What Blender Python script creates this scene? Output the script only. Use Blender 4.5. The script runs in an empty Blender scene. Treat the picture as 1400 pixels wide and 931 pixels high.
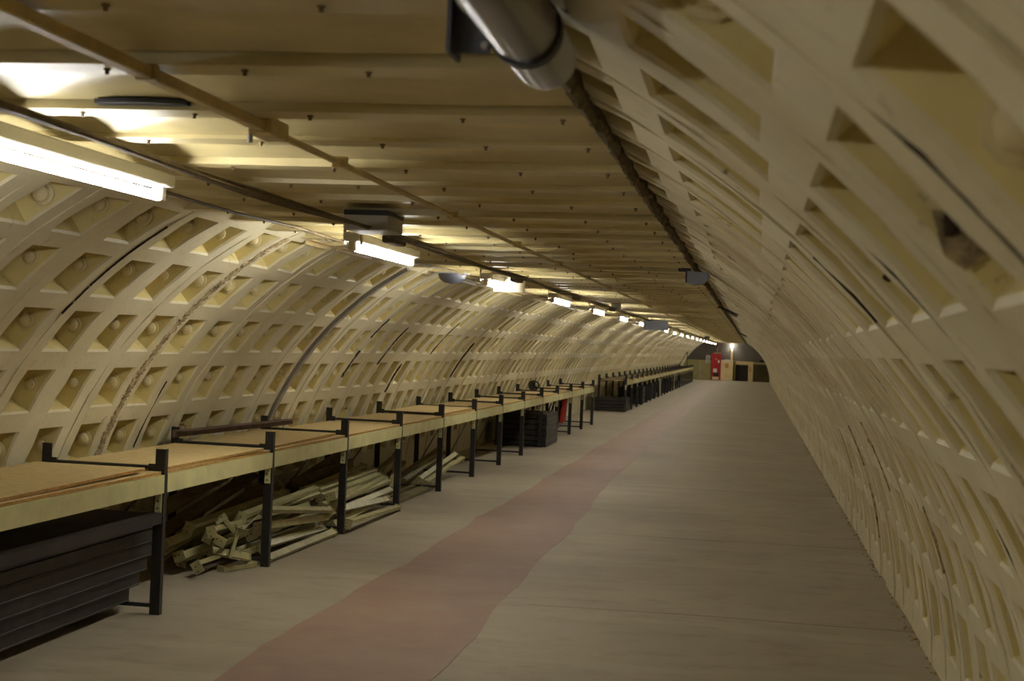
import bpy, math, random
from mathutils import Vector, Matrix

# ------------------------------------------------------------------ camera, world, exposure
scene = bpy.context.scene
COL = scene.collection
CAM_F = 2000.0           # focal length in pixels of the 1400 px wide frame
CAM_H = 1.6


def make_camera():
    vp, roll = (1030.0, 484.5), math.radians(2.4)
    a, b = vp[0] - 700.0, -(vp[1] - 465.5)
    c, s = math.cos(roll), math.sin(roll)
    u, v = a * c - b * s, a * s + b * c
    yaw, p = math.atan2(u, CAM_F), math.atan2(v, CAM_F)
    fwd = Vector((-math.sin(yaw), math.cos(yaw), 0))
    right = Vector((math.cos(yaw), math.sin(yaw), 0))
    up = Vector((0, 0, 1))
    f2 = fwd * math.cos(p) - up * math.sin(p)
    u2 = up * math.cos(p) + fwd * math.sin(p)
    rr = right * c + u2 * s
    ur = u2 * c - right * s
    cam = bpy.data.cameras.new('camera')
    o = bpy.data.objects.new('camera', cam)
    COL.objects.link(o)
    m = Matrix.Identity(4)
    for i in range(3):
        m[i][0], m[i][1], m[i][2] = rr[i], ur[i], -f2[i]
    m[2][3] = CAM_H
    o.matrix_world = m
    cam.sensor_width = 36.0
    cam.lens = CAM_F / 1400.0 * 36.0
    cam.clip_start, cam.clip_end = 0.05, 300
    cam.dof.use_dof = True
    cam.dof.focus_distance = 9.5
    cam.dof.aperture_fstop = 6.0
    scene.camera = o


make_camera()
world = bpy.data.worlds.new('world')
scene.world = world
world.use_nodes = True
world.node_tree.nodes['Background'].inputs[0].default_value = (0.010, 0.009, 0.007, 1)
world.node_tree.nodes['Background'].inputs[1].default_value = 1.0
vs = scene.view_settings
vs.view_transform = 'Standard'
vs.look = 'None'
vs.exposure = 1.42
vs.gamma = 1.0
vs.use_curve_mapping = False
LAMP_STRENGTH = 30.0
LAMP_COLOR = (1.0, 0.99, 0.94, 1)

# ------------------------------------------------------------------ materials


def s2l(r, g, b):
    f = lambda c: (c / 255 / 12.92) if c / 255 <= 0.04045 else ((c / 255 + 0.055) / 1.055) ** 2.4
    return (f(r), f(g), f(b), 1)


class NT:
    def __init__(self, name):
        self.m = bpy.data.materials.new(name)
        self.m.use_nodes = True
        self.t = self.m.node_tree
        self.b = self.t.nodes['Principled BSDF']
        g = self.t.nodes.new('ShaderNodeNewGeometry')
        self.pos = g.outputs['Position']

    def noise(self, scale, detail=4, rough=0.6, vec=None, stretch=None):
        n = self.t.nodes.new('ShaderNodeTexNoise')
        n.inputs['Scale'].default_value = scale
        n.inputs['Detail'].default_value = detail
        n.inputs['Roughness'].default_value = rough
        v = vec or self.pos
        if stretch:
            mp = self.t.nodes.new('ShaderNodeMapping')
            mp.inputs['Scale'].default_value = stretch
            self.t.links.new(v, mp.inputs['Vector'])
            v = mp.outputs['Vector']
        self.t.links.new(v, n.inputs['Vector'])
        return n.outputs['Fac']

    def ramp(self, fac, stops):
        r = self.t.nodes.new('ShaderNodeValToRGB')
        el = r.color_ramp.elements
        while len(el) < len(stops):
            el.new(0.5)
        for e, (p, c) in zip(el, stops):
            e.position = p
            e.color = c if isinstance(c, tuple) else (c, c, c, 1)
        self.t.links.new(fac, r.inputs['Fac'])
        return r.outputs['Color']

    def mix(self, fac, a, b, mode='MIX'):
        n = self.t.nodes.new('ShaderNodeMix')
        n.data_type = 'RGBA'
        n.blend_type = mode
        for val, i in ((fac, 0), (a, 6), (b, 7)):
            if isinstance(val, (float, int)):
                n.inputs[i].default_value = val
            elif isinstance(val, tuple):
                n.inputs[i].default_value = val
            else:
                self.t.links.new(val, n.inputs[i])
        return n.outputs[2]

    def bump(self, fac, strength=0.3, dist=0.01):
        n = self.t.nodes.new('ShaderNodeBump')
        n.inputs['Strength'].default_value = strength
        n.inputs['Distance'].default_value = dist
        self.t.links.new(fac, n.inputs['Height'])
        self.t.links.new(n.outputs['Normal'], self.b.inputs['Normal'])

    def out(self, col, rough=0.6, metal=0.0, spec=0.4):
        if isinstance(col, tuple):
            self.b.inputs['Base Color'].default_value = col
        else:
            self.t.links.new(col, self.b.inputs['Base Color'])
        if isinstance(rough, (int, float)):
            self.b.inputs['Roughness'].default_value = rough
        else:
            self.t.links.new(rough, self.b.inputs['Roughness'])
        self.b.inputs['Metallic'].default_value = metal
        self.b.inputs['Specular IOR Level'].default_value = spec
        return self.m


def simple(name, rgb, rough=0.6, metal=0.0, var=0.12, scale=8.0, bump=0.0, spec=0.4, stretch=None):
    t = NT(name)
    c = s2l(*rgb)
    d = tuple(max(0, x * (1 - var * 2)) for x in c[:3]) + (1,)
    l = tuple(min(1, x * (1 + var)) for x in c[:3]) + (1,)
    n = t.noise(scale, 5, 0.65, stretch=stretch)
    col = t.ramp(n, [(0.3, d), (0.7, l)])
    if bump:
        t.bump(t.noise(scale * 6, 4), bump, 0.004)
    return t.out(col, rough, metal, spec)


def lining_paint(name, lit, dark, rust_amt=0.632):
    t = NT(name)
    n1 = t.noise(1.7, 5, 0.6)
    col = t.ramp(n1, [(0.3, s2l(*dark)), (0.7, s2l(*lit))])  # paler and deeper tones of the paint itself, spread at random by noise
    # grime streaks running down the lining
    n2 = t.noise(9.0, 6, 0.7, stretch=(1.0, 1.6, 0.5))
    g = t.ramp(n2, [(0.60, 0.0), (0.82, 0.75)])
    col = t.mix(g, col, s2l(140, 112, 62))
    n3 = t.noise(4.2, 8, 0.75)
    r = t.ramp(n3, [(rust_amt, 0.0), (rust_amt + 0.07, 0.85)])
    col = t.mix(r, col, s2l(78, 56, 32))
    n4 = t.noise(28.0, 6, 0.7)
    hb = t.mix(0.5, t.ramp(n2, [(0.0, 0.0), (1.0, 1.0)]), t.ramp(n4, [(0.2, 0.0), (0.8, 1.0)]))
    t.bump(hb, 0.45, 0.010)
    return t.out(col, 0.5, 0, 0.35)


M = {}
M['lining'] = lining_paint('cream_lining_paint', (220, 210, 180), (202, 190, 152))
M['lining_right'] = lining_paint('grimy_cream_lining_paint', (220, 210, 178), (198, 184, 144), 0.615)
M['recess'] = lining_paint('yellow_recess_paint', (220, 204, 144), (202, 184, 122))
M['bolt'] = lining_paint('cream_bolt_paint', (218, 204, 160), (190, 172, 122), 0.60)
M['ceiling'] = simple('tan_ceiling_paint', (206, 190, 138), 0.42, 0, 0.10, 2.2, 0.12, 0.5, (1, 2, 1))
M['ceiling_bolt'] = simple('dull_bolt_steel', (120, 100, 66), 0.5, 0.2, 0.2, 30)
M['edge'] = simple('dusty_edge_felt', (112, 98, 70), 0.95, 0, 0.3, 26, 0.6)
M['dark_rust'] = simple('dark_rust', (62, 44, 28), 0.9, 0, 0.4, 22, 0.8)
M['rust_caulk'] = simple('stained_caulking', (180, 158, 118), 0.85, 0, 0.42, 20, 0.8)
M['steel_grey'] = simple('grey_steel_band', (150, 143, 134), 0.5, 0.25, 0.12, 9, 0.1)
M['black_steel'] = simple('black_enamelled_steel', (42, 39, 37), 0.42, 0.1, 0.2, 14, 0.1, 0.5)
M['tray_steel'] = simple('charcoal_tray_steel', (50, 47, 45), 0.5, 0.1, 0.22, 6, 0.15, 0.45)
M['beam_cream'] = simple('cream_green_enamel', (206, 200, 146), 0.42, 0, 0.10, 5, 0.05, 0.5)
M['slat_cream'] = simple('olive_cream_enamel', (176, 168, 122), 0.42, 0, 0.16, 6, 0.05, 0.5)
M['slat_dull'] = simple('dull_olive_enamel', (120, 110, 74), 0.5, 0, 0.2, 7, 0.05, 0.4)
M['chipboard'] = simple('pale_chipboard', (208, 184, 132), 0.7, 0, 0.10, 26, 0.15, 0.25)
M['chip_edge'] = simple('brown_board_edge', (176, 136, 76), 0.8, 0, 0.2, 40, 0.2, 0.2)
M['timber'] = simple('brown_timber', (112, 96, 62), 0.8, 0, 0.25, 5, 0.2, 0.2, (6, 1, 6))
M['rusty_steel'] = simple('brown_angle_steel', (112, 88, 76), 0.6, 0.2, 0.25, 9, 0.2)
M['pipe'] = simple('brushed_grey_pipe', (104, 98, 92), 0.27, 0.85, 0.08, 3, 0.0, 0.5, (8, 1, 8))
M['bracket'] = simple('slate_bracket', (96, 98, 108), 0.5, 0.2, 0.1, 6)
M['grey_box'] = simple('pale_grey_plastic', (176, 172, 168), 0.45, 0, 0.05, 4)
M['blue_grey'] = simple('blue_grey_plastic', (146, 150, 164), 0.5, 0, 0.06, 4)
M['dark_grey'] = simple('dark_grey_plastic', (58, 58, 64), 0.6, 0, 0.1, 6)
M['white_plastic'] = simple('warm_white_plastic', (232, 224, 204), 0.4, 0, 0.03, 4)
M['white_enamel'] = simple('white_enamel', (236, 234, 226), 0.35, 0, 0.02, 4, 0, 0.5)
M['cable'] = simple('brown_cable_sheath', (110, 92, 60), 0.6, 0, 0.3, 12)
M['conduit'] = simple('tan_painted_conduit', (196, 172, 116), 0.45, 0, 0.15, 6, 0.05)
M['red_enamel'] = simple('red_enamel', (176, 22, 24), 0.4, 0, 0.12, 5)
M['red_cloth'] = simple('faded_red_vinyl', (176, 50, 36), 0.6, 0, 0.15, 9)
M['paper'] = simple('white_notice', (225, 222, 214), 0.7, 0, 0.03, 4)
M['orange_paper'] = simple('orange_brown_notice', (206, 140, 86), 0.7, 0, 0.10, 4)
M['booth'] = simple('cream_plywood', (226, 206, 158), 0.6, 0, 0.06, 3)
M['wall_grey'] = simple('grey_end_wall', (112, 106, 98), 0.8, 0, 0.08, 2)
M['green_cream'] = simple('green_cream_board', (176, 168, 116), 0.7, 0, 0.1, 3)
M['dark_opening'] = simple('dark_brown_fill', (44, 38, 32), 0.7, 0, 0.1, 3)
M['dark_olive'] = simple('dark_olive_board', (70, 60, 26), 0.6, 0, 0.2, 2)
M['pale_board'] = simple('pale_grey_board', (180, 174, 150), 0.7, 0, 0.08, 3)


def make_tube_mat():
    m = bpy.data.materials.new('lit_fluorescent_tube')
    m.use_nodes = True
    b = m.node_tree.nodes['Principled BSDF']
    b.inputs['Base Color'].default_value = (0.9, 0.9, 0.9, 1)
    b.inputs['Emission Color'].default_value = LAMP_COLOR
    b.inputs['Emission Strength'].default_value = LAMP_STRENGTH
    return m


M['tube'] = make_tube_mat()


def make_floor_mat():
    t = NT('worn_concrete')
    n1 = t.noise(0.7, 6, 0.6)
    col = t.ramp(n1, [(0.3, s2l(148, 137, 116)), (0.7, s2l(174, 163, 143))])
    n2 = t.noise(3.5, 8, 0.7, stretch=(0.7, 1.6, 1))
    col = t.mix(t.ramp(n2, [(0.52, 0.0), (0.75, 0.5)]), col, s2l(112, 98, 74))
    n3 = t.noise(1.3, 4, 0.5, stretch=(0.35, 2.2, 1))
    col = t.mix(t.ramp(n3, [(0.55, 0.0), (0.7, 0.35)]), col, s2l(182, 172, 150))
    n4 = t.noise(2.1, 9, 0.8, stretch=(1, 1.8, 1))
    col = t.mix(t.ramp(n4, [(0.70, 0.0), (0.76, 0.7)]), col, s2l(76, 64, 46))
    t.bump(t.noise(40, 6, 0.7), 0.25, 0.004)
    rg = t.ramp(n1, [(0.3, 0.55), (0.7, 0.75)])
    return t.out(col, rg, 0, 0.35)


def make_red_mat():
    t = NT('worn_red_floor_paint')
    n1 = t.noise(1.6, 7, 0.65)
    col = t.ramp(n1, [(0.3, s2l(140, 107, 95)), (0.7, s2l(154, 127, 109))])
    n2 = t.noise(4.0, 8, 0.75, stretch=(0.6, 1.2, 1))
    col = t.mix(t.ramp(n2, [(0.45, 0.0), (0.72, 0.7)]), col, s2l(152, 136, 112))
    sp = t.t.nodes.new('ShaderNodeSeparateXYZ')
    t.t.links.new(t.pos, sp.inputs[0])
    mr = t.t.nodes.new('ShaderNodeMapRange')          # the paint is worn away towards the far end
    mr.inputs['From Min'].default_value, mr.inputs['From Max'].default_value = 18, 55
    mr.inputs['To Max'].default_value = 0.85
    t.t.links.new(sp.outputs['Y'], mr.inputs['Value'])
    col = t.mix(mr.outputs[0], col, s2l(158, 142, 118))
    t.bump(t.noise(40, 6, 0.7), 0.25, 0.004)
    return t.out(col, 0.6, 0, 0.35)


M['floor'] = make_floor_mat()
M['red_paint'] = make_red_mat()

# ------------------------------------------------------------------ mesh helpers


class MB:
    def __init__(self):
        self.v, self.f, self.second = [], [], []

    def add(self, vs, fs):
        o = len(self.v)
        self.v += [tuple(x) for x in vs]
        self.f += [tuple(i + o for i in q) for q in fs]
        return self

    def box(self, x0, x1, y0, y1, z0, z1, mat=None, bev=0.0):
        if bev <= 0:
            vs = [(x, y, z) for x in (x0, x1) for y in (y0, y1) for z in (z0, z1)]
            fs = [(0, 1, 3, 2), (4, 6, 7, 5), (0, 4, 5, 1), (2, 3, 7, 6), (0, 2, 6, 4), (1, 5, 7, 3)]
        else:
            b = min(bev, (x1 - x0) * .45, (y1 - y0) * .45, (z1 - z0) * .45)
            vs, idx = [], {}
            for ix, sx in enumerate((x0, x1)):
                for iy, sy in enumerate((y0, y1)):
                    for iz, sz in enumerate((z0, z1)):
                        dx, dy, dz = (b, -b)[ix], (b, -b)[iy], (b, -b)[iz]
                        for ax in range(3):
                            idx[ix, iy, iz, ax] = len(vs)
                            vs.append((sx + (0 if ax == 0 else dx), sy + (0 if ax == 1 else dy), sz + (0 if ax == 2 else dz)))
            fs = []
            for ax in range(3):
                o = [a for a in range(3) if a != ax]
                for side in (0, 1):
                    q = []
                    for (p, r) in ((0, 0), (1, 0), (1, 1), (0, 1)):
                        k = [0, 0, 0]
                        k[ax], k[o[0]], k[o[1]] = side, p, r
                        q.append(idx[k[0], k[1], k[2], ax])
                    fs.append(tuple(q))
            for ax in range(3):
                o = [a for a in range(3) if a != ax]
                for p in (0, 1):
                    for r in (0, 1):
                        k0, k1 = [0, 0, 0], [0, 0, 0]
                        k0[ax], k1[ax] = 0, 1
                        k0[o[0]] = k1[o[0]] = p
                        k0[o[1]] = k1[o[1]] = r
                        fs.append((idx[(*k0, o[0])], idx[(*k1, o[0])], idx[(*k1, o[1])], idx[(*k0, o[1])]))
            for ix in (0, 1):
                for iy in (0, 1):
                    for iz in (0, 1):
                        fs.append(tuple(idx[ix, iy, iz, a] for a in range(3)))
        if mat is not None:
            vs = [mat @ Vector(p) for p in vs]
        return self.add(vs, fs)

    def tube(self, pts, r, n=8, caps=True):
        pts = [Vector(p) for p in pts]
        vs, fs = [], []
        prev = None
        for i, p in enumerate(pts):
            d = (pts[min(i + 1, len(pts) - 1)] - pts[max(i - 1, 0)]).normalized()
            if prev is None:
                a = Vector((0, 0, 1)) if abs(d.z) < .9 else Vector((1, 0, 0))
                u = d.cross(a).normalized()
            else:
                u = (prev - d * prev.dot(d)).normalized()
            prev = u
            w = d.cross(u)
            rr = r[i] if isinstance(r, (list, tuple)) else r
            for k in range(n):
                t = 2 * math.pi * k / n
                vs.append(p + (u * math.cos(t) + w * math.sin(t)) * rr)
        for i in range(len(pts) - 1):
            for k in range(n):
                k2 = (k + 1) % n
                fs.append((i * n + k, i * n + k2, (i + 1) * n + k2, (i + 1) * n + k))
        if caps:
            fs.append(tuple(range(n - 1, -1, -1)))
            fs.append(tuple((len(pts) - 1) * n + k for k in range(n)))
        return self.add(vs, fs)

    def profile(self, prof, mat, length):
        """closed 2D profile (x, z) extruded along local +Y, placed by mat"""
        n = len(prof)
        vs = [mat @ Vector((x, 0, z)) for x, z in prof] + [mat @ Vector((x, length, z)) for x, z in prof]
        fs = [(i, (i + 1) % n, n + (i + 1) % n, n + i) for i in range(n)]
        fs += [tuple(range(n - 1, -1, -1)), tuple(range(n, 2 * n))]
        return self.add(vs, fs)

    def mesh(self, name, mat, smooth=None):
        me = bpy.data.meshes.new(name)
        me.from_pydata(self.v, [], self.f)
        me.materials.append(M[mat] if isinstance(mat, str) else mat)
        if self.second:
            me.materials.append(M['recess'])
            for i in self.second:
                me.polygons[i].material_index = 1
        import bmesh
        bm = bmesh.new()
        bm.from_mesh(me)
        bmesh.ops.recalc_face_normals(bm, faces=bm.faces)
        bm.to_mesh(me)
        bm.free()
        if smooth:
            me.shade_smooth()
            me.set_sharp_from_angle(angle=math.radians(smooth))
        return me


def link(name, data, parent=None, loc=(0, 0, 0)):
    o = bpy.data.objects.new(name, data)
    COL.objects.link(o)
    o.location = loc
    if parent is not None:
        o.parent = parent
    return o


def obj(name, mb, mat, parent=None, loc=(0, 0, 0), smooth=None):
    return link(name, mb.mesh(name, mat, smooth), parent, loc)


def tag(o, label, cat, group=None):
    o['label'], o['category'] = label, cat
    if group:
        o['group'] = group
    return o


def thing(name, label, cat, loc=(0, 0, 0), group=None):
    o = link(name, None, None, loc)
    return tag(o, label, cat, group)


def struct(o):
    o['kind'] = 'structure'
    return o


def copy_tree(o, parent=None):
    c = o.copy()
    COL.objects.link(c)
    if parent is not None:
        c.parent = parent
    for ch in list(o.children):
        copy_tree(ch, c)
    return c


ORD = ['first', 'second', 'third', 'fourth', 'fifth', 'sixth', 'seventh', 'eighth', 'ninth', 'tenth', 'eleventh', 'twelfth',
       'thirteenth', 'fourteenth', 'fifteenth', 'sixteenth', 'seventeenth', 'eighteenth', 'nineteenth', 'twentieth',
       'twenty-first', 'twenty-second', 'twenty-third', 'twenty-fourth', 'twenty-fifth']

# ------------------------------------------------------------------ tunnel lining
XC, ZC, RI, RO = -1.6, -0.08, 2.60, 2.765
P = 0.53                      # ring pitch
FW = 0.115                    # flange land at each end of a ring
Y_END = 87.0


def polar(side, r, th):
    t = math.radians(th)
    return XC + side * r * math.cos(t), ZC + r * math.sin(t)


RIBS = {-1: [7.9 + 9.0 * k for k in range(8)], 1: [4.6 + 9.2 * k for k in range(9)]}
HW = 1.25
TH0 = math.degrees(math.asin(0.08 / RI)) - 0.3      # floor level


def ring_build(mb, side, seed, y_off=0.0, gap=0.0015, dr=0.0, dx=0.0, sub=3):
    rnd = random.Random(seed)
    ribs = RIBS[side]
    J = lambda a: rnd.uniform(-a, a)
    pockets = [(ribs[i] + HW + J(.25), ribs[i + 1] - HW + J(.25)) for i in range(len(ribs) - 1)]
    ths, pocket_rows = [TH0, (TH0 + pockets[0][0]) / 2], []
    for a, b in pockets:
        i0 = len(ths)
        ths += [a + (b - a) * k / sub for k in range(sub + 1)]
        pocket_rows.append(i0)
    ths.append(ribs[-1] + HW)
    f0, f1 = FW + J(.012), P - FW + J(.012)
    ys = [gap, f0, f1, P - gap]
    vs, fs = [], []

    def V(r, th, y):
        x, z = polar(side, r + dr, th)
        vs.append((x + dx, y + y_off, z))
        return len(vs) - 1

    grid = []
    for th in ths:
        row = []
        for j, y in enumerate(ys):
            jy = J(.007) if j in (1, 2) else 0
            row.append(V(RI + J(.004), th, y + jy))
        grid.append(row)
    in_pocket = set()
    for i0 in pocket_rows:
        for k in range(sub):
            in_pocket.add(i0 + k)
    for i in range(len(ths) - 1):
        for j in range(3):
            if j == 1 and i in in_pocket:
                continue
            fs.append((grid[i][j], grid[i][j + 1], grid[i + 1][j + 1], grid[i + 1][j]))
    # turned-down joint faces
    for j, y in ((0, ys[0]), (3, ys[3])):
        low = [V(RI + .05, th, y) for th in ths]
        for i in range(len(ths) - 1):
            fs.append((grid[i][j], grid[i + 1][j], low[i + 1], low[i]))
    # pockets
    for i0 in pocket_rows:
        loop = [grid[i0 + k][1] for k in range(sub + 1)] + [grid[i0 + k][2] for k in range(sub, -1, -1)]
        n = len(loop)
        a, b = ths[i0], ths[i0 + sub]
        dth = math.degrees(.010 / RI)

        def mk(r, inset_y, inset_t):
            out = []
            for k in range(sub + 1):
                th = a + inset_t + (b - a - 2 * inset_t) * k / sub
                y = vs[grid[i0 + k][1]][1] - y_off
                out.append(V(r, th, y + inset_y))
            for k in range(sub, -1, -1):
                th = a + inset_t + (b - a - 2 * inset_t) * k / sub
                y = vs[grid[i0 + k][2]][1] - y_off
                out.append(V(r, th, y - inset_y))
            return out
        l1 = mk(RI + .012, .009, dth)
        l2 = mk(RO, .022, dth * 2.6)
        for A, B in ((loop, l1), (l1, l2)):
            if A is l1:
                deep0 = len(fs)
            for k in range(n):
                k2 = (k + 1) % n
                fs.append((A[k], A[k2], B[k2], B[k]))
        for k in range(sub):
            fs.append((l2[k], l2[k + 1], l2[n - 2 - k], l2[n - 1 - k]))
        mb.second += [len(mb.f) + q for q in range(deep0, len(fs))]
    mb.add(vs, fs)


def bolt_mesh():
    mb = MB()
    prof = [(.046, 0), (.046, .008), (.034, .012), (.032, .030), (.020, .040), (0.004, .043)]
    n = 10
    vs, fs = [], []
    for r, h in prof:
        for k in range(n):
            t = 2 * math.pi * k / n
            vs.append((r * math.cos(t), -h, r * math.sin(t)))
    for i in range(len(prof) - 1):
        for k in range(n):
            fs.append((i * n + k, i * n + (k + 1) % n, (i + 1) * n + (k + 1) % n, (i + 1) * n + k))
    fs.append(tuple((len(prof) - 1) * n + k for k in range(n)))
    return mb.add(vs, fs).mesh('flange_bolt', 'bolt', 40)


BOLT = bolt_mesh()


def build_wall(side, name, y_first, y_solo0, y_solo1, y_bolt, phase):
    root = struct(link(name, None))
    rnd = random.Random(11 + side)
    lm = 'lining' if side < 0 else 'lining_right'
    variants = []
    for v in range(6):
        mb = MB()
        ring_build(mb, side, 100 * (side + 2) + v, gap=[.001, .001, .0015, .004, .001, .007][v])
        variants.append(mb.mesh('lining_ring', lm, 28))
    far = MB()
    k = math.floor((y_first - phase) / P)
    while True:
        y = phase + k * P
        if y > Y_END - 0.2:
            break
        if y_solo0 <= y <= y_solo1:
            r = link('lining_ring', rnd.choice(variants), root,
                     (side * rnd.uniform(-.006, .010), y, rnd.uniform(-.004, .004)))
            if y < y_bolt:
                for i in range(len(RIBS[side]) - 1):
                    th = (RIBS[side][i] + RIBS[side][i + 1]) / 2 + rnd.uniform(-.3, .3)
                    x, z = polar(side, RI + .068, th)
                    bo = link('flange_bolt', BOLT, r, (x, P - FW - .012, z))
                    s = rnd.uniform(.85, 1.12)
                    bo.scale = (s, s * rnd.uniform(.7, 1.25), s)
                    bo.rotation_euler = (0, rnd.uniform(0, 3), 0)
        else:
            ring_build(far, side, 7000 + k, y, rnd.choice([.001, .001, .001, .004, .007]), 0, side * rnd.uniform(-.006, .010), sub=2)
        k += 1
    f = obj('lining_ring_run', far, lm, root, smooth=28)
    f['kind'] = 'stuff'
    return root


PH_L, PH_R = 7.615, 2.04 + FW
wall_left = build_wall(-1, 'wall_left', -6, 3.9, 30, 28.5, PH_L)
wall_right = build_wall(1, 'wall_right', -6, 0.2, 20, 14, PH_R)

# grey steel band, stained caulked joint on the left wall; dark broken patches on the right wall


def arc_strip(side, y0, y1, th0, th1, r0, r1, n, seed=None, amp=0.0):
    rnd = random.Random(seed)
    mb = MB()
    vs, fs = [], []
    for i in range(n + 1):
        th = th0 + (th1 - th0) * i / n
        e = amp * (0.5 + 0.5 * math.sin(i * 1.7))
        a, b = y0 + rnd.uniform(-amp, amp), y1 + rnd.uniform(-amp, amp)
        q = rnd.uniform(0, min(.004, amp * .25))
        for y, r in ((a, r1), (a + .004, r0 - q), (b - .004, r0 - q), (b, r1)):
            x, z = polar(side, r, th)
            vs.append((x, y, z))
    for i in range(n):
        for j in range(4):
            fs.append((i * 4 + j, i * 4 + (j + 1) % 4, (i + 1) * 4 + (j + 1) % 4, (i + 1) * 4 + j))
    fs += [(0, 1, 2, 3), tuple(n * 4 + j for j in (3, 2, 1, 0))]
    return mb.add(vs, fs)


o = obj('steel_band', arc_strip(-1, 11.80, 11.89, 6, 61, RI - .026, RI + .01, 24), 'steel_grey', wall_left, smooth=30)
o['label'] = 'grey steel band curving up the left wall lining'
o = obj('joint_caulking', arc_strip(-1, 8.64, 8.715, 12, 61, RI - .003, RI + .02, 330, 5, .020), 'rust_caulk', wall_left)
o['label'] = 'ragged stained caulking along a ring joint'
rnd = random.Random(77)
cracks = [(-1, 7.085, 42, 58, .004), (-1, 9.205, 20, 31, .005), (-1, 13.445, 30, 37, .03), (-1, 13.445, 40.5, 46, .02), (-1, 14.505, 33, 44, .014),
          (-1, 15.565, 25, 33, .02), (-1, 16.625, 36, 47, .018), (-1, 18.745, 28, 40, .02), (-1, 20.335, 34, 45, .02), (-1, 22.455, 24, 40, .02), (-1, 25.1, 30, 44, .02),
          (1, 1.625, 43, 56, .008), (1, 2.685, 40, 47, .005), (1, 3.745, 43, 48, .008), (1, 5.335, 38, 44, .008), (1, 6.925, 16, 23, .008), (1, 9.045, 20, 30, .012),
          (1, 11.165, 8, 17, .012), (1, 11.165, 20, 27, .010), (1, 13.285, 14, 24, .014), (1, 4.275, 22, 28, .006), (1, 8.515, 9, 15, .010), (1, 17.0, 20, 40, .02)]
for sd, y, a, b, w in cracks:
    if sd > 0 and y > 5:
        w *= .3
    o = obj('joint_crack', arc_strip(sd, y - w, y + w, a, b, RI - .004, RI + .02, int((b - a) * 2), rnd.random(), w * .7), 'dark_rust' if sd < 0 or y < 5 else 'rust_caulk', wall_left if sd < 0 else wall_right)
    o['label'] = 'dark open crack along a ring joint'


def blob(side, cx_th, y, r, rad, seed, flat=.4):
    rnd = random.Random(seed)
    mb = MB()
    x, z = polar(side, r, cx_th)
    n = 9
    vs, fs = [], []
    for i, (rr, h) in enumerate(((1.0, 0.0), (.75, .5), (.3, .8))):
        for k in range(n):
            t = 2 * math.pi * k / n
            q = rad * rr * rnd.uniform(.45, 1.4)
            vs.append((x + q * math.cos(t) * .8, y - h * rad * flat * .6, z + q * math.sin(t)))
    for i in range(2):
        for k in range(n):
            fs.append((i * n + k, i * n + (k + 1) % n, (i + 1) * n + (k + 1) % n, (i + 1) * n + k))
    fs.append(tuple(2 * n + k for k in range(n)))
    return mb.add(vs, fs)


# ------------------------------------------------------------------ floor
mb = MB().box(-4.35, 1.12, -6, Y_END + .2, -.12, 0)
floor = struct(obj('floor', mb, 'floor'))
rnd = random.Random(4)
vs, fs, ny = [], [], 150
for i in range(ny + 1):
    y = 3.5 + (84 - 3.5) * (i / ny) ** 1.6
    wl = .014 * math.sin(y * 1.3) + .012 * math.sin(y * 3.1 + 1) + rnd.uniform(-.012, .012)
    wr = .016 * math.sin(y * .9 + 2) + .012 * math.sin(y * 2.7) + rnd.uniform(-.012, .012)
    xl = -2.41 + wl
    xr = -1.44 + wr - min(.22, max(0, (y - 8) * .018))
    for x in (xl, xr):
        vs.append((x, y, .002))
for i in range(ny):
    fs.append((2 * i, 2 * i + 1, 2 * i + 3, 2 * i + 2))
n0 = len(vs)
vs += [(x, y, .0002) for x, y, z in vs]
for i in range(ny):
    a, b = 2 * i, 2 * i + 2
    fs.append((a, b, n0 + b, n0 + a))
    fs.append((a + 1, n0 + a + 1, n0 + b + 1, b + 1))
o = obj('painted_walkway', MB().add(vs, fs), 'red_paint', floor)
o['label'] = 'worn red painted walkway strip on the floor'
for y in (8.95, 12.6, 17.2, 24.5):
    mb = MB()
    vs = [(x, y + .02 * math.sin(x * 3 + y) + e, zz) for x in [-1.3 + .19 * k for k in range(13)] for e, zz in ((-.004, .0002), (.004, .0002), (.003, .0015), (-.003, .0015))]
    fs = [(4 * k + j, 4 * k + (j + 1) % 4, 4 * k + 4 + (j + 1) % 4, 4 * k + 4 + j) for k in range(12) for j in range(4)]
    obj('floor_joint', mb.add(vs, fs), 'cable', floor)
# plaster rubble along the foot of the right wall
mb = MB()
rnd = random.Random(9)
for i in range(420):
    y = 3.5 + 26 * rnd.random() ** 1.5
    x = .995 - abs(rnd.gauss(0, .018))
    s = rnd.uniform(.003, .011)
    m = Matrix.Translation((x, y, s * .45)) @ Matrix.Rotation(rnd.uniform(0, 3), 4, 'Z') @ Matrix.Rotation(rnd.uniform(-.3, .3), 4, 'X')
    mb.box(-s, s, -s * .8, s * .8, -s * .45, s * .45, m, s * .3)
o = obj('fallen_plaster', mb, 'rust_caulk', floor)
o['kind'] = 'stuff'
o['label'] = 'crumbs of fallen plaster along the wall foot'

# ------------------------------------------------------------------ ceiling


def ceil_z(x):
    return 2.235


CX0, CX1 = -2.86, -.465
CP = 0.623                   # ceiling panel pitch
ceiling = struct(link('ceiling', None))


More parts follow.
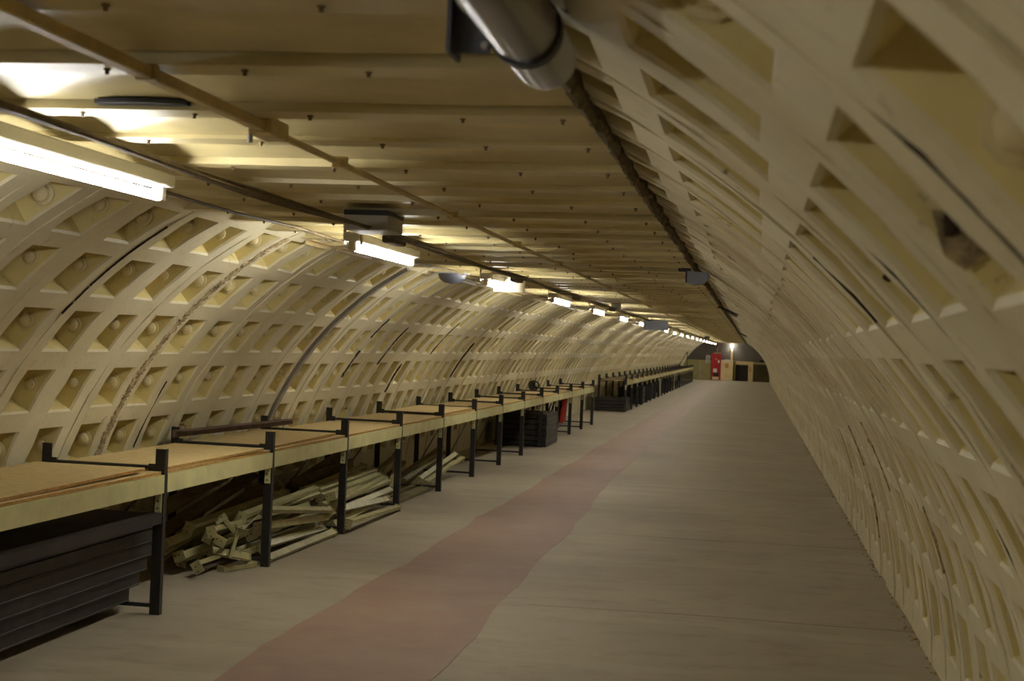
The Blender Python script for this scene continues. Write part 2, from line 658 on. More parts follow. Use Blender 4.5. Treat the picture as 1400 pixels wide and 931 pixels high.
def panel_mesh(seed):
    rnd = random.Random(seed)
    mb = MB()
    prof = [(0.0, .004), (.002, -.024), (.125, -.024), (.131, -.004), (.22, .012), (.37, .022), (.50, .014), (CP - .03, .000), (CP + .006, -.002)]
    nx = 10
    vs, fs = [], []
    for side in (0, 1):
        for i in range(nx + 1):
            x = CX0 + (CX1 - CX0) * i / nx
            sag = rnd.uniform(-.003, .003)
            for y, dz in prof:
                vs.append((x, y, ceil_z(x) + dz + (sag if 0 <= dz else sag * .5) + (.006 if side else 0)))
    n = len(prof)
    N = (nx + 1) * n
    for side in (0, 1):
        for i in range(nx):
            for j in range(n - 1):
                q = (i * n + j, i * n + j + 1, (i + 1) * n + j + 1, (i + 1) * n + j)
                fs.append(tuple(k + side * N for k in (q if not side else q[::-1])))
    for i in (0, nx):
        for j in range(n - 1):
            fs.append((i * n + j, i * n + j + 1, N + i * n + j + 1, N + i * n + j))
    for j in (0, n - 1):
        for i in range(nx):
            fs.append((i * n + j, (i + 1) * n + j, N + (i + 1) * n + j, N + i * n + j))
    return mb.add(vs, fs).mesh('ceiling_panel', 'ceiling', 20)


panels = [panel_mesh(s) for s in range(5)]
mbolt = MB()
mbolt.tube([(0, 0, .004), (0, 0, -.004)], .009, 6).tube([(0, 0, 0), (0, 0, -.013)], .005, 6)
CBOLT = mbolt.mesh('panel_bolt', 'ceiling_bolt', 40)
rnd = random.Random(21)
farb = MB()
y = 3.19 - 10 * CP
k = 0
while y < Y_END - .3:
    p = link('ceiling_panel', rnd.choice(panels), ceiling, (0, y, rnd.uniform(-.004, .004)))
    p.rotation_euler = (rnd.uniform(-.010, .010), 0, rnd.uniform(-.004, .004))
    xs = [-2.65 + .36 * i + rnd.uniform(-.05, .05) for i in range(6)] + [-.53]
    for x in xs:
        if 2.0 < y < 18:
            link('panel_bolt', CBOLT, p, (x, .06, ceil_z(x) - .024))
        elif y >= 18:
            m = Matrix.Translation((x, y + .06, ceil_z(x) - .020))
            farb.box(-.006, .006, -.006, .006, -.012, .004, m)
    y += CP
    k += 1
o = obj('far_panel_bolts', farb, 'ceiling_bolt', ceiling)
o.name = 'panel_bolt_run'
o['kind'] = 'stuff'

# ragged dark felt edge where the ceiling meets the right-hand lining
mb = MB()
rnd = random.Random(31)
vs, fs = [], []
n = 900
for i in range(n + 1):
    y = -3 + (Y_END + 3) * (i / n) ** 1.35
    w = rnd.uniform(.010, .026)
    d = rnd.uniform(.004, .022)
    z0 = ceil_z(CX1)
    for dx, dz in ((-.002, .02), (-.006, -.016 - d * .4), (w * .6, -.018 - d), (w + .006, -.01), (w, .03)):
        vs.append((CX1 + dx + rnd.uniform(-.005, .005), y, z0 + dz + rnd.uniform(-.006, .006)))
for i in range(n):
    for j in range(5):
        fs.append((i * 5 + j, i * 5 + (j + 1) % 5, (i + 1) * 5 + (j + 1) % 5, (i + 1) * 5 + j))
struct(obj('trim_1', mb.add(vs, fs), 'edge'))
# cream angle along the left ceiling edge
mb = MB()
rnd = random.Random(32)
left_edge = struct(link('trim_2', None))
for y, L, h in ((8.95, .55, .035), (9.65, .9, .03), (13.2, 1.5, .03), (16.4, 1.2, .03), (21.0, 2.0, .03), (27.0, 2.2, .03), (34.0, 2.5, .03), (42.0, 2.5, .03)):
    obj('edge_angle', MB().box(0, .01, 0, L, -h, 0).box(0, .05, 0, L, -.010, 0), 'conduit', left_edge, (-2.83 + rnd.uniform(-.01, .01), y, ceil_z(-2.8) - .022))

# ------------------------------------------------------------------ fluorescent lamps


def make_lamp(loc, label, group):
    t = thing('fluorescent_lamp', label, 'lamp', loc, group)
    L = 1.46
    mb = MB().box(-.045, .045, 0, L, .045, .095, None, .006)
    obj('batten_body', mb, 'white_enamel', t)
    obj('tube', MB().tube([(0, .06, .012), (0, L - .06, .012)], .017, 12), 'tube', t, smooth=40)
    for y0 in (.012, L - .06):
        obj('lamp_holder', MB().box(-.018, .018, y0, y0 + .045, -.006, .047, None, .004), 'white_plastic', t)
    obj('hanger', MB().box(-.05, -.044, .02, .06, .03, .155).box(.044, .05, .02, .06, .03, .155).box(-.05, .05, .02, .06, .133, .14), 'conduit', t)
    return t


LX = -2.165
lamp0 = None
n_l = 0
yl = 3.64 - 8.0
while yl < Y_END - 2:
    loc = (LX, yl, 2.075)
    if yl < 3:
        lab = 'fluorescent lamp %s the camera, out of the picture' % ('farther behind' if yl < -2 else 'beside')
    else:
        n_l += 1
        lab = 'lit fluorescent batten lamp, %s in the row from the camera' % ORD[n_l - 1]
    if lamp0 is None:
        lamp0 = make_lamp(loc, lab, 'fluorescent lamps along the ceiling')
    else:
        c = copy_tree(lamp0)
        c.location = loc
        c['label'] = lab
    yl += 4.0

# ------------------------------------------------------------------ ceiling services
rnd = random.Random(41)
t = thing('cable_bundle', 'bundle of brown cables sagging along the ceiling beside the lamps', 'cables', (0, 0, 0))
for i in range(4):
    pts = []
    y = 1.2
    while y < 84:
        sag = .006 * math.sin(y * 2.1 + i) - .012 * (0.5 - 0.5 * math.cos(2 * math.pi * ((y - 3.6) / 4.0)))
        pts.append((-1.85 + .013 * (i % 2) - .007 + .010 * math.sin(y * 1.1 + i * 2), y, 2.128 + .012 * (i // 2) + sag))
        y += .45 if y < 25 else 1.5
    obj('cable', MB().tube(pts, .0075, 6), 'cable', t, smooth=40)
mb = MB().tube([(-2.55 + .01 * math.sin(y), y, ceil_z(-2.35) - .04 - .006 * math.sin(y * 3)) for y in [4 + .5 * i for i in range(60)]], .008, 6)
tag(obj('ceiling_cable', mb, 'cable', smooth=40), 'single thin cable along the left side of the ceiling', 'cable')

t = thing('cable_trunking', 'tan conduit pipe running the length of the ceiling with a small junction box', 'conduit', (0, 0, 0))
zc = ceil_z(-1.2) - .050
obj('trunking', MB().box(-1.418, -1.384, -.5, 3.97, zc - .012, zc + .018, None, .003), 'conduit', t)
pts = [(-1.398 + .004 * math.sin(yy * .7), yy, zc) for yy in [4.05 + i * 1.2 for i in range(69)]]
obj('conduit_pipe', MB().tube(pts, .0115, 8), 'conduit', t, smooth=40)
jb = obj('junction_box', MB().box(-1.435, -1.365, 3.95, 4.11, zc - .022, zc + .03, None, .004), 'conduit', t)
obj('bolt', MB().tube([(-1.43, 3.96, zc - .02), (-1.43, 3.96, zc - .045)], .008, 6), 'grey_box', jb)
for i in range(14):
    yy = 2.1 + i * 1.06 if i < 2 else 4.75 + (i - 2) * 1.87
    obj('saddle', MB().box(-1.424, -1.372, yy, yy + .022, zc - .014, zc + .022, None, .003), 'conduit', t)

# second, fainter conduit near the left edge
# grey pipe with strap bracket at the top of the frame
t = thing('vent_pipe', 'shiny grey metal pipe hung under the ceiling on a strap bracket', 'pipe', (-.405, 0, 2.135))
mb = MB()
n = 28
vs, fs = [], []
for (r, y) in ((.0505, .30), (.0505, 2.30), (.049, 2.315), (.045, 2.32), (.045, .30)):
    for k in range(n):
        a = 2 * math.pi * k / n
        vs.append((r * math.cos(a), y, r * math.sin(a)))
for i in range(4):
    for k in range(n):
        fs.append((i * n + k, i * n + (k + 1) % n, (i + 1) * n + (k + 1) % n, (i + 1) * n + k))
obj('pipe', mb.add(vs, fs), 'pipe', t, smooth=35)
mb = MB()
vs, fs = [], []
for (r, y) in ((.0515, 2.085), (.0545, 2.085), (.0545, 2.115), (.0515, 2.115)):
    for k in range(n):
        a = 2 * math.pi * k / n
        vs.append((r * math.cos(a), y, r * math.sin(a)))
for i in range(4):
    for k in range(n):
        j = (i + 1) % 4
        fs.append((i * n + k, i * n + (k + 1) % n, j * n + (k + 1) % n, j * n + k))
st = obj('strap', mb.add(vs, fs), 'dark_grey', t, smooth=40)
mb = MB().box(-.105, -.050, 2.095, 2.10, -.035, .070).box(-.109, -.103, 2.06, 2.14, -.04, .065)
obj('bracket', mb, 'bracket', t)
obj('rivet', MB().tube([(-.058, 2.095, -.024), (-.058, 2.088, -.024)], .006, 8), 'grey_box', t)
obj('bracket', MB().box(-.125, -.06, 1.93, 1.945, .05, .066), 'dark_grey', t)

for ch in t.children:
    ch.data.transform(Matrix.Scale(1.17, 4))

# boxes
t = thing('junction_unit', 'pale grey box unit under the ceiling just before the second lamp', 'box', (-1.965, 6.8, 2.118))
obj('casing', MB().box(0, .217, 0, .30, 0, .088, None, .006), 'grey_box', t)
obj('lid', MB().box(-.004, .221, -.004, .304, .072, .096, None, .004), 'dark_grey', t)
t = thing('cable_connector', 'brown cable connector block beside the second lamp', 'connector', (-1.89, 7.35, 2.098))
obj('block', MB().box(-.03, .03, 0, .30, 0, .04, None, .008), 'cable', t)
obj('gland', MB().tube([(0, .30, .02), (0, .36, .018)], .014, 8), 'conduit', t)
for i, yy in enumerate((11.4, 15.4, 19.4)):
    c = copy_tree(t)
    c.location = (-1.89, yy, 2.098)
    c['label'] = 'brown cable connector block beside the %s lamp' % ORD[i + 2]
t = thing('emergency_light', 'white rounded box fitting in front of the third lamp', 'light fitting', (-2.21, 12.3, 2.045))
mb = MB()
prof = []
for a in range(0, 181, 20):
    prof.append((.14 + .12 * math.sin(math.radians(a)) , .075 - .075 * math.cos(math.radians(a))))
prof = [(0, 0)] + prof + [(0, .15)]
m = Matrix(((1, 0, 0, 0), (0, 0, 1, 0), (0, 1, 0, 0), (0, 0, 0, 1)))
mb.profile([(x, z) for x, z in prof], m, .115)
obj('diffuser', mb, 'white_plastic', t, smooth=35)
obj('back_plate', MB().box(-.006, .16, -.006, .156, .115, .125), 'white_enamel', t)
t = thing('hanging_sign', 'plain blue-grey sign panel hanging across the lamp row', 'sign', (-1.73, 26.0, 1.955))
obj('panel', MB().box(-.22, .22, 0, .02, 0, .17, None, .004), 'blue_grey', t)
for sx in (-.15, .15):
    obj('hanger', MB().tube([(sx, .01, .17), (sx, .01, .262)], .006, 6), 'grey_box', t)
t = thing('alarm_speaker', 'blue-grey wedge speaker at the right-hand ceiling edge', 'speaker', (-.505, 10.85, 2.108))
mb = MB()
mb.profile([(0, 0), (.05, -.012), (.10, .0), (.135, .03), (.13, .07), (0, .075)], Matrix.Translation((0, 0, 0)), .16)
obj('housing', mb, 'blue_grey', t, smooth=30)
obj('grille', MB().box(-.012, .0, .01, .15, .004, .07, None, .003), 'dark_grey', t)
obj('bracket', MB().box(-.06, .02, .02, .06, .072, .112, None, .003), 'dark_grey', t)
for ch in t.children:
    ch.data.transform(Matrix.Scale(1.15, 4))
t = thing('bulkhead_speaker', 'round grey dome fitting at the left ceiling edge past the second lamp', 'speaker', (-2.66, 12.7, 2.135))
mb = MB()
n = 16
vs, fs = [], []
for i, (r, h) in enumerate(((.125, .07), (.125, .045), (.11, .015), (.07, -.012), (.02, -.022))):
    for k in range(n):
        a = 2 * math.pi * k / n
        vs.append((r * math.cos(a), r * math.sin(a), h))
for i in range(4):
    for k in range(n):
        fs.append((i * n + k, i * n + (k + 1) % n, (i + 1) * n + (k + 1) % n, (i + 1) * n + k))
fs.append(tuple(4 * n + k for k in range(n)))
obj('dome', mb.add(vs, fs), 'bracket', t, smooth=40)
obj('base', MB().box(-.14, .14, -.14, .14, .065, .09, None, .01), 'grey_box', t)
for i, (x, yy, w, lab) in enumerate(((-1.91, 19.6, .12, 'small grey box under the ceiling near the fifth lamp'),
                                     (-1.84, 55.5, .19, 'small dark box under the ceiling far down the tunnel'))):
    t = thing('ceiling_box', lab, 'box', (x, yy, 2.12))
    obj('casing', MB().box(0, w, 0, .16, 0, .085, None, .005), 'grey_box' if i == 0 else 'bracket', t)
    obj('lid', MB().box(-.003, w + .003, -.003, .163, .083, .095, None, .003), 'dark_grey', t)
mb = MB()
vs = []
for i in range(13):
    a = i / 12
    x = -1.826 + .265 * a
    w = .055 * math.sin(math.pi * (0.12 + .8 * a)) ** .5
    for yy, zz in ((-w, 0), (w, 0), (w, .012), (-w, .012)):
        vs.append((x, 3.83 + yy, ceil_z(x) - .012 + zz - .004))
fs = [(i * 4 + j, i * 4 + (j + 1) % 4, i * 4 + 4 + (j + 1) % 4, i * 4 + 4 + j) for i in range(12) for j in range(4)] + [(0, 1, 2, 3), (51, 50, 49, 48)]
tag(obj('vent_slot', mb.add(vs, fs), 'dark_grey'), 'dark narrow slot plate on the ceiling beside the nearest lamp', 'vent')
for i, (yy, L) in enumerate(((19.4, .30), (42, .40))):
    mb = MB().tube([(-.49, yy, 2.20), (-.36, yy + .05, 2.17), (-.36 + L * .45, yy + .1, 2.11), (-.36 + L * .4, yy + .15, 2.09), (-.38, yy + .2, 2.17)], .011, 6)
    tag(obj('wire_hook', mb, 'black_steel', smooth=40), 'black wire hook poking out at the %s right ceiling edge' % ('nearer' if i == 0 else 'farther'), 'hook')

# dark broken patches on the right wall near the camera
for i, (thv, kk, rr, rad) in enumerate(((45.2, 0, RI + .030, .016), (35.0, 3, RI + .05, .02), (26, 4, RI + .06, .022), (17, 4, RI + .06, .022), (44.8, 2, RI + .03, .012))):
    o = obj('rust_patch', blob(1, thv, PH_R + kk * P - FW - .018, rr, rad, 60 + i), 'dark_rust', wall_right)
    o['label'] = 'dark rusted patch on a flange face'
o = obj('rust_patch', blob(1, 45.0, PH_R - FW - .012, RI + .040, .05, 90, .15), 'rust_caulk', wall_right)
o['label'] = 'brown stained patch around a rust hole'

# ------------------------------------------------------------------ bunk racks
D = 0.74                     # rack depth
BAY = 1.87


def angle_post(x, y, sx, h):
    """L-section post, leg facing the camera and leg along the aisle"""
    a, b, th = .058, .042, .005
    x0, x1 = (x - a, x) if sx > 0 else (x, x + a)
    mb = MB().box(x0, x1, y, y + th, 0, h)
    xa, xb = (x - th, x) if sx > 0 else (x, x + th)
    mb.box(xa, xb, y + th, y + b, 0, h)
    return mb


def frame_parts(t, y):
    obj('front_post', angle_post(0, y, 1, .93), 'black_steel', t)
    obj('back_post', angle_post(-D, y, -1, .93), 'black_steel', t)
    mb = MB().tube([(-D + .03, y + .012, .826), (-.1, y + .012, .826), (-.075, y + .012, .826)], .011, 8)
    mb.box(-.10, -.052, y + .004, y + .018, .795, .845)
    mb.box(-D + .052, -D + .085, y + .004, y + .018, .80, .85)
    obj('cross_bar', mb, 'black_steel', t)
    obj('foot_bar', MB().tube([(-D + .04, y + .012, .05), (-.05, y + .012, .05)], .012, 8), 'black_steel', t)
    c = obj('connector_plate', MB().box(-.048, -.008, y - .012, y - .002, .575, .69, None, .002), 'beam_cream', t)
    mb = MB()
    for z in (.60, .64):
        mb.tube([(-.028, y - .011, z), (-.028, y - .019, z)], .007, 6)
    obj('bolt', mb, 'ceiling_bolt', c)


def beam(x, y0, y1, s):
    """channel beam with top lip"""
    mb = MB().box(min(x, x - s * .004), max(x, x - s * .004), y0, y1, .685, .787)
    xa, xb = sorted((x - s * .004, x - s * .05))
    mb.box(xa, xb, y0, y1, .781, .787)
    xa, xb = sorted((x - s * .004, x - s * .022))
    mb.box(xa, xb, y0, y1, .685, .691)
    return mb


def make_bay(loc, label, group, near_frame):
    t = thing('bunk_bay', label, 'bunk rack', loc, group)
    frame_parts(t, 0)
    obj('front_beam', beam(.002, -BAY + .044, -.003, 1), 'beam_cream', t)
    obj('back_beam', beam(-D, -BAY + .044, -.003, -1), 'beam_cream', t)
    obj('brace', MB().tube([(-D + .02, -BAY + .10, .08), (-D + .02, -.06, .66)], .009, 6), 'black_steel', t)
    if near_frame:
        frame_parts(t, -BAY)
        if loc[1] < 10:
            obj('tray_rail', MB().box(-.03, -.004, -BAY + .05, -.004, .515, .575).box(-.06, -.03, -BAY + .05, -.004, .569, .575), 'tray_steel', t)
    return t


def board_mesh(w, L, th):
    mb = MB().box(0, w, 0, L, 0, th, None, .002)
    me = mb.mesh('chipboard_panel', 'chipboard')
    me.materials.append(M['chip_edge'])
    for p in me.polygons:
        if abs(p.normal.z) < .5:
            p.material_index = 1
    return me


BOARD = board_mesh(D - .05, BAY - .05, .018)
BOARD2 = board_mesh(D - .10, BAY - .22, .018)


def run(x, y0, n, which, group):
    proto = None
    rnd = random.Random(n)
    for k in range(n):
        y = y0 + BAY * k
        lab = 'black-posted bunk bay with cream beams, %s from the camera in the %s run' % (ORD[k], which)
        if k == 0:
            make_bay((x, y, 0), lab, group, True)
        elif proto is None:
            proto = make_bay((x, y, 0), lab, group, False)
        else:
            c = copy_tree(proto)
            c.location = (x, y, 0)
            c['label'] = lab
        b = link('chipboard_panel', BOARD, None, (x - D + .032, y - BAY + .045, .788))
        tag(b, 'pale chipboard panel lying on the %s bunk bay of the %s run' % (ORD[k], which), 'board', 'chipboard panels on the bunks')
        if which == 'near' and k in (0, 1, 2, 5):
            b = link('chipboard_panel', BOARD2, None, (x - D + .06 + rnd.uniform(0, .02), y - BAY + .05, .807))
            b.rotation_euler = (rnd.uniform(.002, .010), 0, rnd.uniform(-.02, .02))
            tag(b, 'loose upper chipboard sheet on the %s bunk bay of the near run' % ORD[k], 'board', 'loose upper chipboard sheets')


run(-3.225, 7.78, 13, 'near', 'bunk bays of the near run')
run(-3.12, 37.0 + BAY, 22, 'far', 'bunk bays of the far run')

# brown steel angle lying on the cross bars of the second and third frames
mb = MB()
a, b_ = Vector((-3.915, 9.55, .862)), Vector((-3.84, 11.95, .845))
d = (b_ - a)
rot = Vector((0, 1, 0)).rotation_difference(d.normalized()).to_matrix().to_4x4()
mb.profile([(0, 0), (.012, 0), (.012, .042), (.07, .042), (.07, .05), (0, .05)], Matrix.Translation(a) @ rot, d.length)
tag(obj('steel_angle', mb, 'rusty_steel'), 'long brown steel angle lying across the back of the second and third bunks', 'steel bar')

# dark coil on top of the tenth bay
t = thing('cable_coil', 'dark wire coil standing on the far end of the near bunks', 'coil', (-3.72, 25.0, .806))
for i in range(3):
    r = .085 - .008 * i
    pts = [(r * math.cos(q) + .01 * i, .03 * math.sin(q * 2 + i) + .03 * i, .095 + r * math.sin(q)) for q in [2 * math.pi * j / 20 for j in range(21)]]
    obj('wire_loop', MB().tube(pts, .012, 6, False), 'black_steel', t, smooth=40)

# ------------------------------------------------------------------ dark trays stacked under the bunks


def tray_mesh(L, W, h):
    """upturned tray: flat deck with a deep rim and a rolled lower lip"""
    th = .006
    mb = MB()
    mb.box(-W, 0, 0, L, h - th, h, None, .003)
    mb.box(-th, 0, 0, L, .010, h - th)
    mb.box(-W, -W + th, 0, L, .010, h - th)
    mb.box(-W + th, -th, 0, th, .010, h - th)
    mb.box(-W + th, -th, L - th, L, .010, h - th)
    mb.box(-.022, .004, 0, L, 0, .010, None, .002)
    mb.box(-W - .004, -W + .022, 0, L, 0, .010, None, .002)
    return mb.mesh('steel_tray', 'tray_steel')


ORDT = ['lowest', 'second lowest', 'third from the bottom', 'fourth from the bottom', 'fifth from the bottom', 'sixth from the bottom', 'topmost', 'eighth from the bottom']
TRAY = tray_mesh(2.0, .48, .078)
z = .064
for i in range(6):
    x = (-3.415, -3.395, -3.375, -3.36, -3.35, -3.34)[i]
    ye = (7.80, 7.88, 7.94, 7.96, 7.96, 7.97)[i]
    b = link('steel_tray', TRAY, None, (x, ye - 2.0, z))
    tag(b, 'charcoal steel tray, %s in the stack under the nearest bunk' % ORDT[i], 'tray', 'steel trays under the nearest bunk')
    z += .080 if i != 4 else .086
TRAY2 = tray_mesh(1.28, .80, .085)
z = .002
for i in range(6):
    b = link('steel_tray', TRAY2, None, (-3.165 - .004 * (i % 2), 22.85 + .005 * (i % 3), z))
    tag(b, 'black steel tray, %s in the black stack under the tenth near bunk' % ORDT[i if i < 5 else 6], 'tray', 'steel trays in the black stack')
    z += .0865
for j, (yy, xx) in enumerate(((37.15, -3.16),)):
    z = .002
    TR3 = tray_mesh(1.3, .78, .085)
    for i in range(4):
        b = link('steel_tray', TR3, None, (xx, yy, z))
        tag(b, 'dark steel tray, %s in the short stack under the first far bunk' % (ORDT[i] if i < 3 else ORDT[6]), 'tray', 'steel trays in the far stack')
        z += .0865
TR4 = tray_mesh(1.5, .7, .06)
z = .002
for i in range(7):
    b = link('steel_tray', TR4, None, (-3.17 - .006 * (i % 3), 42.75, z))
    tag(b, 'thin steel tray, %s in the slatted stack under the fourth far bunk' % ORDT[i], 'tray', 'steel trays in the slatted stack')
    z += .072
for i, (yy, h) in enumerate(((51.5, .62), (52.3, .6), (60.5, .66), (66.0, .64))):
    b = obj('leaning_board', MB().box(-.02, 0, 0, .5, 0, h, Matrix.Rotation(-.10, 4, 'Y'), .003), 'pale_board', None, (-3.16, yy, .003))
    tag(b, 'pale grey board standing under the far bunks, %s from the camera' % ORD[i], 'board', 'pale boards under the far bunks')
for i, yy in enumerate((46.5, 48.4, 55.9, 57.8)):
    b = obj('storage_box', MB().box(-.7, 0, 0, 1.3, 0, .5, None, .01).box(-.72, .02, -.02, 1.32, .45, .51, None, .01), 'dark_grey', None, (-3.2, yy, .002))
    tag(b, 'dark storage box under the far bunks, %s from the camera' % ORD[i], 'box', 'dark boxes under the far bunks')

# ------------------------------------------------------------------ loose cream slats


def place(a, b, roll):
    a, b = Vector(a), Vector(b)
    d = (b - a).normalized()
    u = d.cross(Vector((0, 0, 1))).normalized()
    w = u.cross(d)
    m = Matrix.Identity(4)
    for i in range(3):
        m[i][0], m[i][1], m[i][2], m[i][3] = u[i], d[i], w[i], a[i]
    return m @ Matrix.Rotation(roll, 4, 'Y')


def slat(a, b, roll, label, mat='slat_cream', w=.050, h=.030, ends=True, group=None):
    a, b = Vector(a), Vector(b)
    L = (b - a).length
    o = obj('metal_slat', MB().profile([(-w / 2, 0), (w / 2, 0), (w / 2, -h), (w / 2 - .004, -h), (w / 2 - .004, -.004), (-w / 2, -.004)], Matrix.Identity(4), L), mat)
    o.matrix_world = place(a, b, roll)
    if ends:
        for y0 in (0, L - .005):
            mb = MB().box(-w / 2 - .012, w / 2 + .006, y0, y0 + .005, -.075, .008, None, .001)
            e = obj('end_plate', mb, mat, o)
            mb2 = MB()
            for z in (-.025, -.058):
                mb2.tube([(-.01, y0 - .004, z), (-.01, y0 + .009, z)], .006, 6)
            obj('stud', mb2, 'ceiling_bolt', e)
    tag(o, label, 'metal slat', group)
    return o


G1, G2, G3 = 'cream slats piled under the second bunk', 'cream slats piled under the third bunk', 'slats piled under the fourth and fifth bunks'
S1 = [
    ((-3.26, 9.72, .40), (-3.25, 11.22, .24), .5, 'cream slat sloping down across the front of the pile under the third bunk'),
    ((-3.40, 9.60, .365), (-3.40, 11.30, .40), .25, 'broad pale slat lying on top of the pile under the third bunk'),
    ((-3.30, 9.75, .27), (-3.28, 11.25, .17), 1.3, 'cream slat on edge in the middle of the pile under the third bunk'),
    ((-3.42, 9.85, .10), (-3.36, 11.25, .12), .9, None),
    ((-3.28, 9.80, .045), (-3.25, 11.35, .05), .6, 'cream slat lying on the floor at the front between second and third posts'),
    ((-3.52, 9.3, .26), (-3.50, 11.2, .34), .4, None),
    ((-3.46, 9.15, .32), (-3.36, 10.9, .31), -.3, None),
    ((-3.60, 9.05, .14), (-3.52, 10.9, .20), 1.2, None),
    ((-3.40, 9.25, .20), (-3.44, 11.0, .26), 2.0, None),
    ((-3.36, 9.45, .10), (-3.46, 11.2, .06), 1.6, None),
    ((-3.66, 9.2, .11), (-3.60, 11.0, .10), .2, None),
    ((-3.50, 9.0, .105), (-3.47, 10.8, .10), -.6, None),
    ((-3.72, 8.9, .16), (-3.70, 10.7, .30), .5, None),
    ((-3.34, 9.40, .26), (-3.56, 10.9, .40), 2.4, None),
    ((-3.44, 9.32, .035), (-3.32, 9.62, .035), .1, 'short cream bracket lying on the floor at the pile end'),
    ((-3.50, 9.30, .15), (-3.30, 9.50, .09), 1.0, 'short cream bracket slanting out of the pile beside the second post'),
    ((-3.46, 9.75, .33), (-3.38, 11.3, .36), .6, None),
    ((-3.38, 9.80, .20), (-3.30, 11.2, .22), 1.1, None),
    ((-3.32, 9.85, .13), (-3.32, 11.3, .08), .8, None),
    ((-3.58, 9.1, .34), (-3.52, 10.9, .40), .3, None),
    ((-3.66, 8.9, .24), (-3.62, 10.7, .30), .9, None),
    ((-3.42, 9.30, .38), (-3.37, 9.42, .26), .6, 'short upright cream bracket on the pile end'),
    ((-3.36, 9.38, .30), (-3.40, 9.34, .10), .3, 'upright thin bracket at the pile end beside the second post'),
]


def rank(S):
    rest = [q for q in S if not q[3]]
    rest.sort(key=lambda q: -(q[0][2] + q[1][2]))
    return {id(q): k for k, q in enumerate(rest)}


rk = rank(S1)
for q in S1:
    a, b, r, lab = q
    slat(a, b, r, lab or 'cream slat tangled in the pile under the third bunk, %s highest' % ORD[rk[id(q)]], group=None if lab else G1)
S2 = [
    ((-3.19, 11.55, .115), (-3.20, 13.30, .055), .25, 'cream slat reaching the foot of the fourth post along the floor'),
    ((-3.36, 11.55, .16), (-3.30, 13.42, .20), .7, None),
    ((-3.40, 11.50, .24), (-3.33, 13.40, .28), .4, None),
    ((-3.44, 11.60, .30), (-3.42, 13.35, .34), .3, None),
    ((-3.55, 11.45, .36), (-3.55, 13.30, .42), .2, None),
    ((-3.52, 11.50, .28), (-3.50, 13.10, .33), .9, None),
    ((-3.46, 11.55, .08), (-3.38, 13.40, .11), 1.2, None),
    ((-3.62, 11.4, .30), (-3.64, 13.2, .38), .5, None),
    ((-3.60, 11.5, .06), (-3.56, 13.3, .10), .4, None),
    ((-3.33, 11.6, .07), (-3.31, 13.1, .13), 1.0, None),
    ((-3.70, 11.5, .20), (-3.70, 13.35, .22), .8, None),
    ((-3.30, 11.48, .31), (-3.46, 13.3, .24), 1.3, None),
    ((-3.34, 11.6, .25), (-3.37, 13.4, .31), .2, None),
    ((-3.48, 11.6, .35), (-3.47, 13.4, .38), .5, None),
    ((-3.42, 11.6, .13), (-3.35, 13.4, .16), .6, None),
    ((-3.30, 11.7, .19), (-3.28, 13.2, .13), .9, None),
    ((-3.56, 11.55, .18), (-3.52, 13.4, .19), .3, None),
]
rk = rank(S2)
for q in S2:
    a, b, r, lab = q
    slat(a, b, r, lab or 'cream slat in the bundle under the fourth bunk, %s highest' % ORD[rk[id(q)]], group=None if lab else G2)
S3 = [
    ((-3.42, 13.65, .03), (-3.62, 14.9, .33), .2, 'slat leaning up at a steep angle under the fifth bunk', 'slat_cream'),
    ((-3.36, 13.9, .03), (-3.36, 15.7, .05), .1, None, 'slat_dull'),
    ((-3.44, 13.8, .035), (-3.40, 15.6, .05), .3, None, 'slat_dull'),
    ((-3.40, 15.3, .10), (-3.36, 17.1, .24), .3, None, 'slat_cream'),
    ((-3.46, 15.3, .13), (-3.44, 17.1, .28), .6, None, 'slat_cream'),
    ((-3.52, 15.3, .08), (-3.48, 17.1, .20), .3, None, 'slat_cream'),
    ((-3.60, 15.2, .12), (-3.56, 17.0, .30), .5, None, 'slat_dull'),
    ((-3.66, 15.2, .16), (-3.60, 17.0, .36), .2, None, 'slat_dull'),
    ((-3.58, 13.5, .12), (-3.64, 15.3, .30), .5, None, 'slat_dull'),
    ((-3.68, 13.5, .18), (-3.72, 15.3, .38), .1, None, 'slat_dull'),
    ((-3.54, 13.5, .03), (-3.52, 15.3, .06), .1, None, 'slat_dull'),
]
rk = rank(S3)
for q in S3:
    a, b, r, lab, mt = q
    slat(a, b, r, lab or '%s slat in the loose pile under the fifth and sixth bunks, %s highest' % ('cream' if mt == 'slat_cream' else 'dull', ORD[rk[id(q)]]), mt, group=None if lab else G3, ends=mt == 'slat_cream')
# brown timber boards behind the slats
for i, (x0, y0, z0, x1, y1, z1) in enumerate(((-3.80, 8.7, .20, -3.82, 11.0, .50), (-3.74, 8.8, .12, -3.74, 11.0, .40), (-3.84, 8.6, .32, -3.86, 10.9, .60),
                                              (-3.76, 9.0, .06, -3.72, 10.9, .22), (-3.80, 11.6, .28, -3.84, 13.7, .50), (-3.74, 11.7, .36, -3.72, 13.5, .40))):
    a, b_ = Vector((x0, y0, z0)), Vector((x1, y1, z1))
    o = obj('timber_plank', MB().box(-.05, .05, 0, (b_ - a).length, -.012, .012, None, .002), 'timber')
    o.matrix_world = place(a, b_, .4 + .2 * i)
    tag(o, 'brown timber plank behind the slats under the %s' % ('second and third bunks, %s highest' % ('second', 'third', 'first', 'fourth')[i] if i < 4 else ('fourth bunk, lower one', 'fourth bunk, upper one')[i - 4]), 'plank', 'brown planks under the bunks')

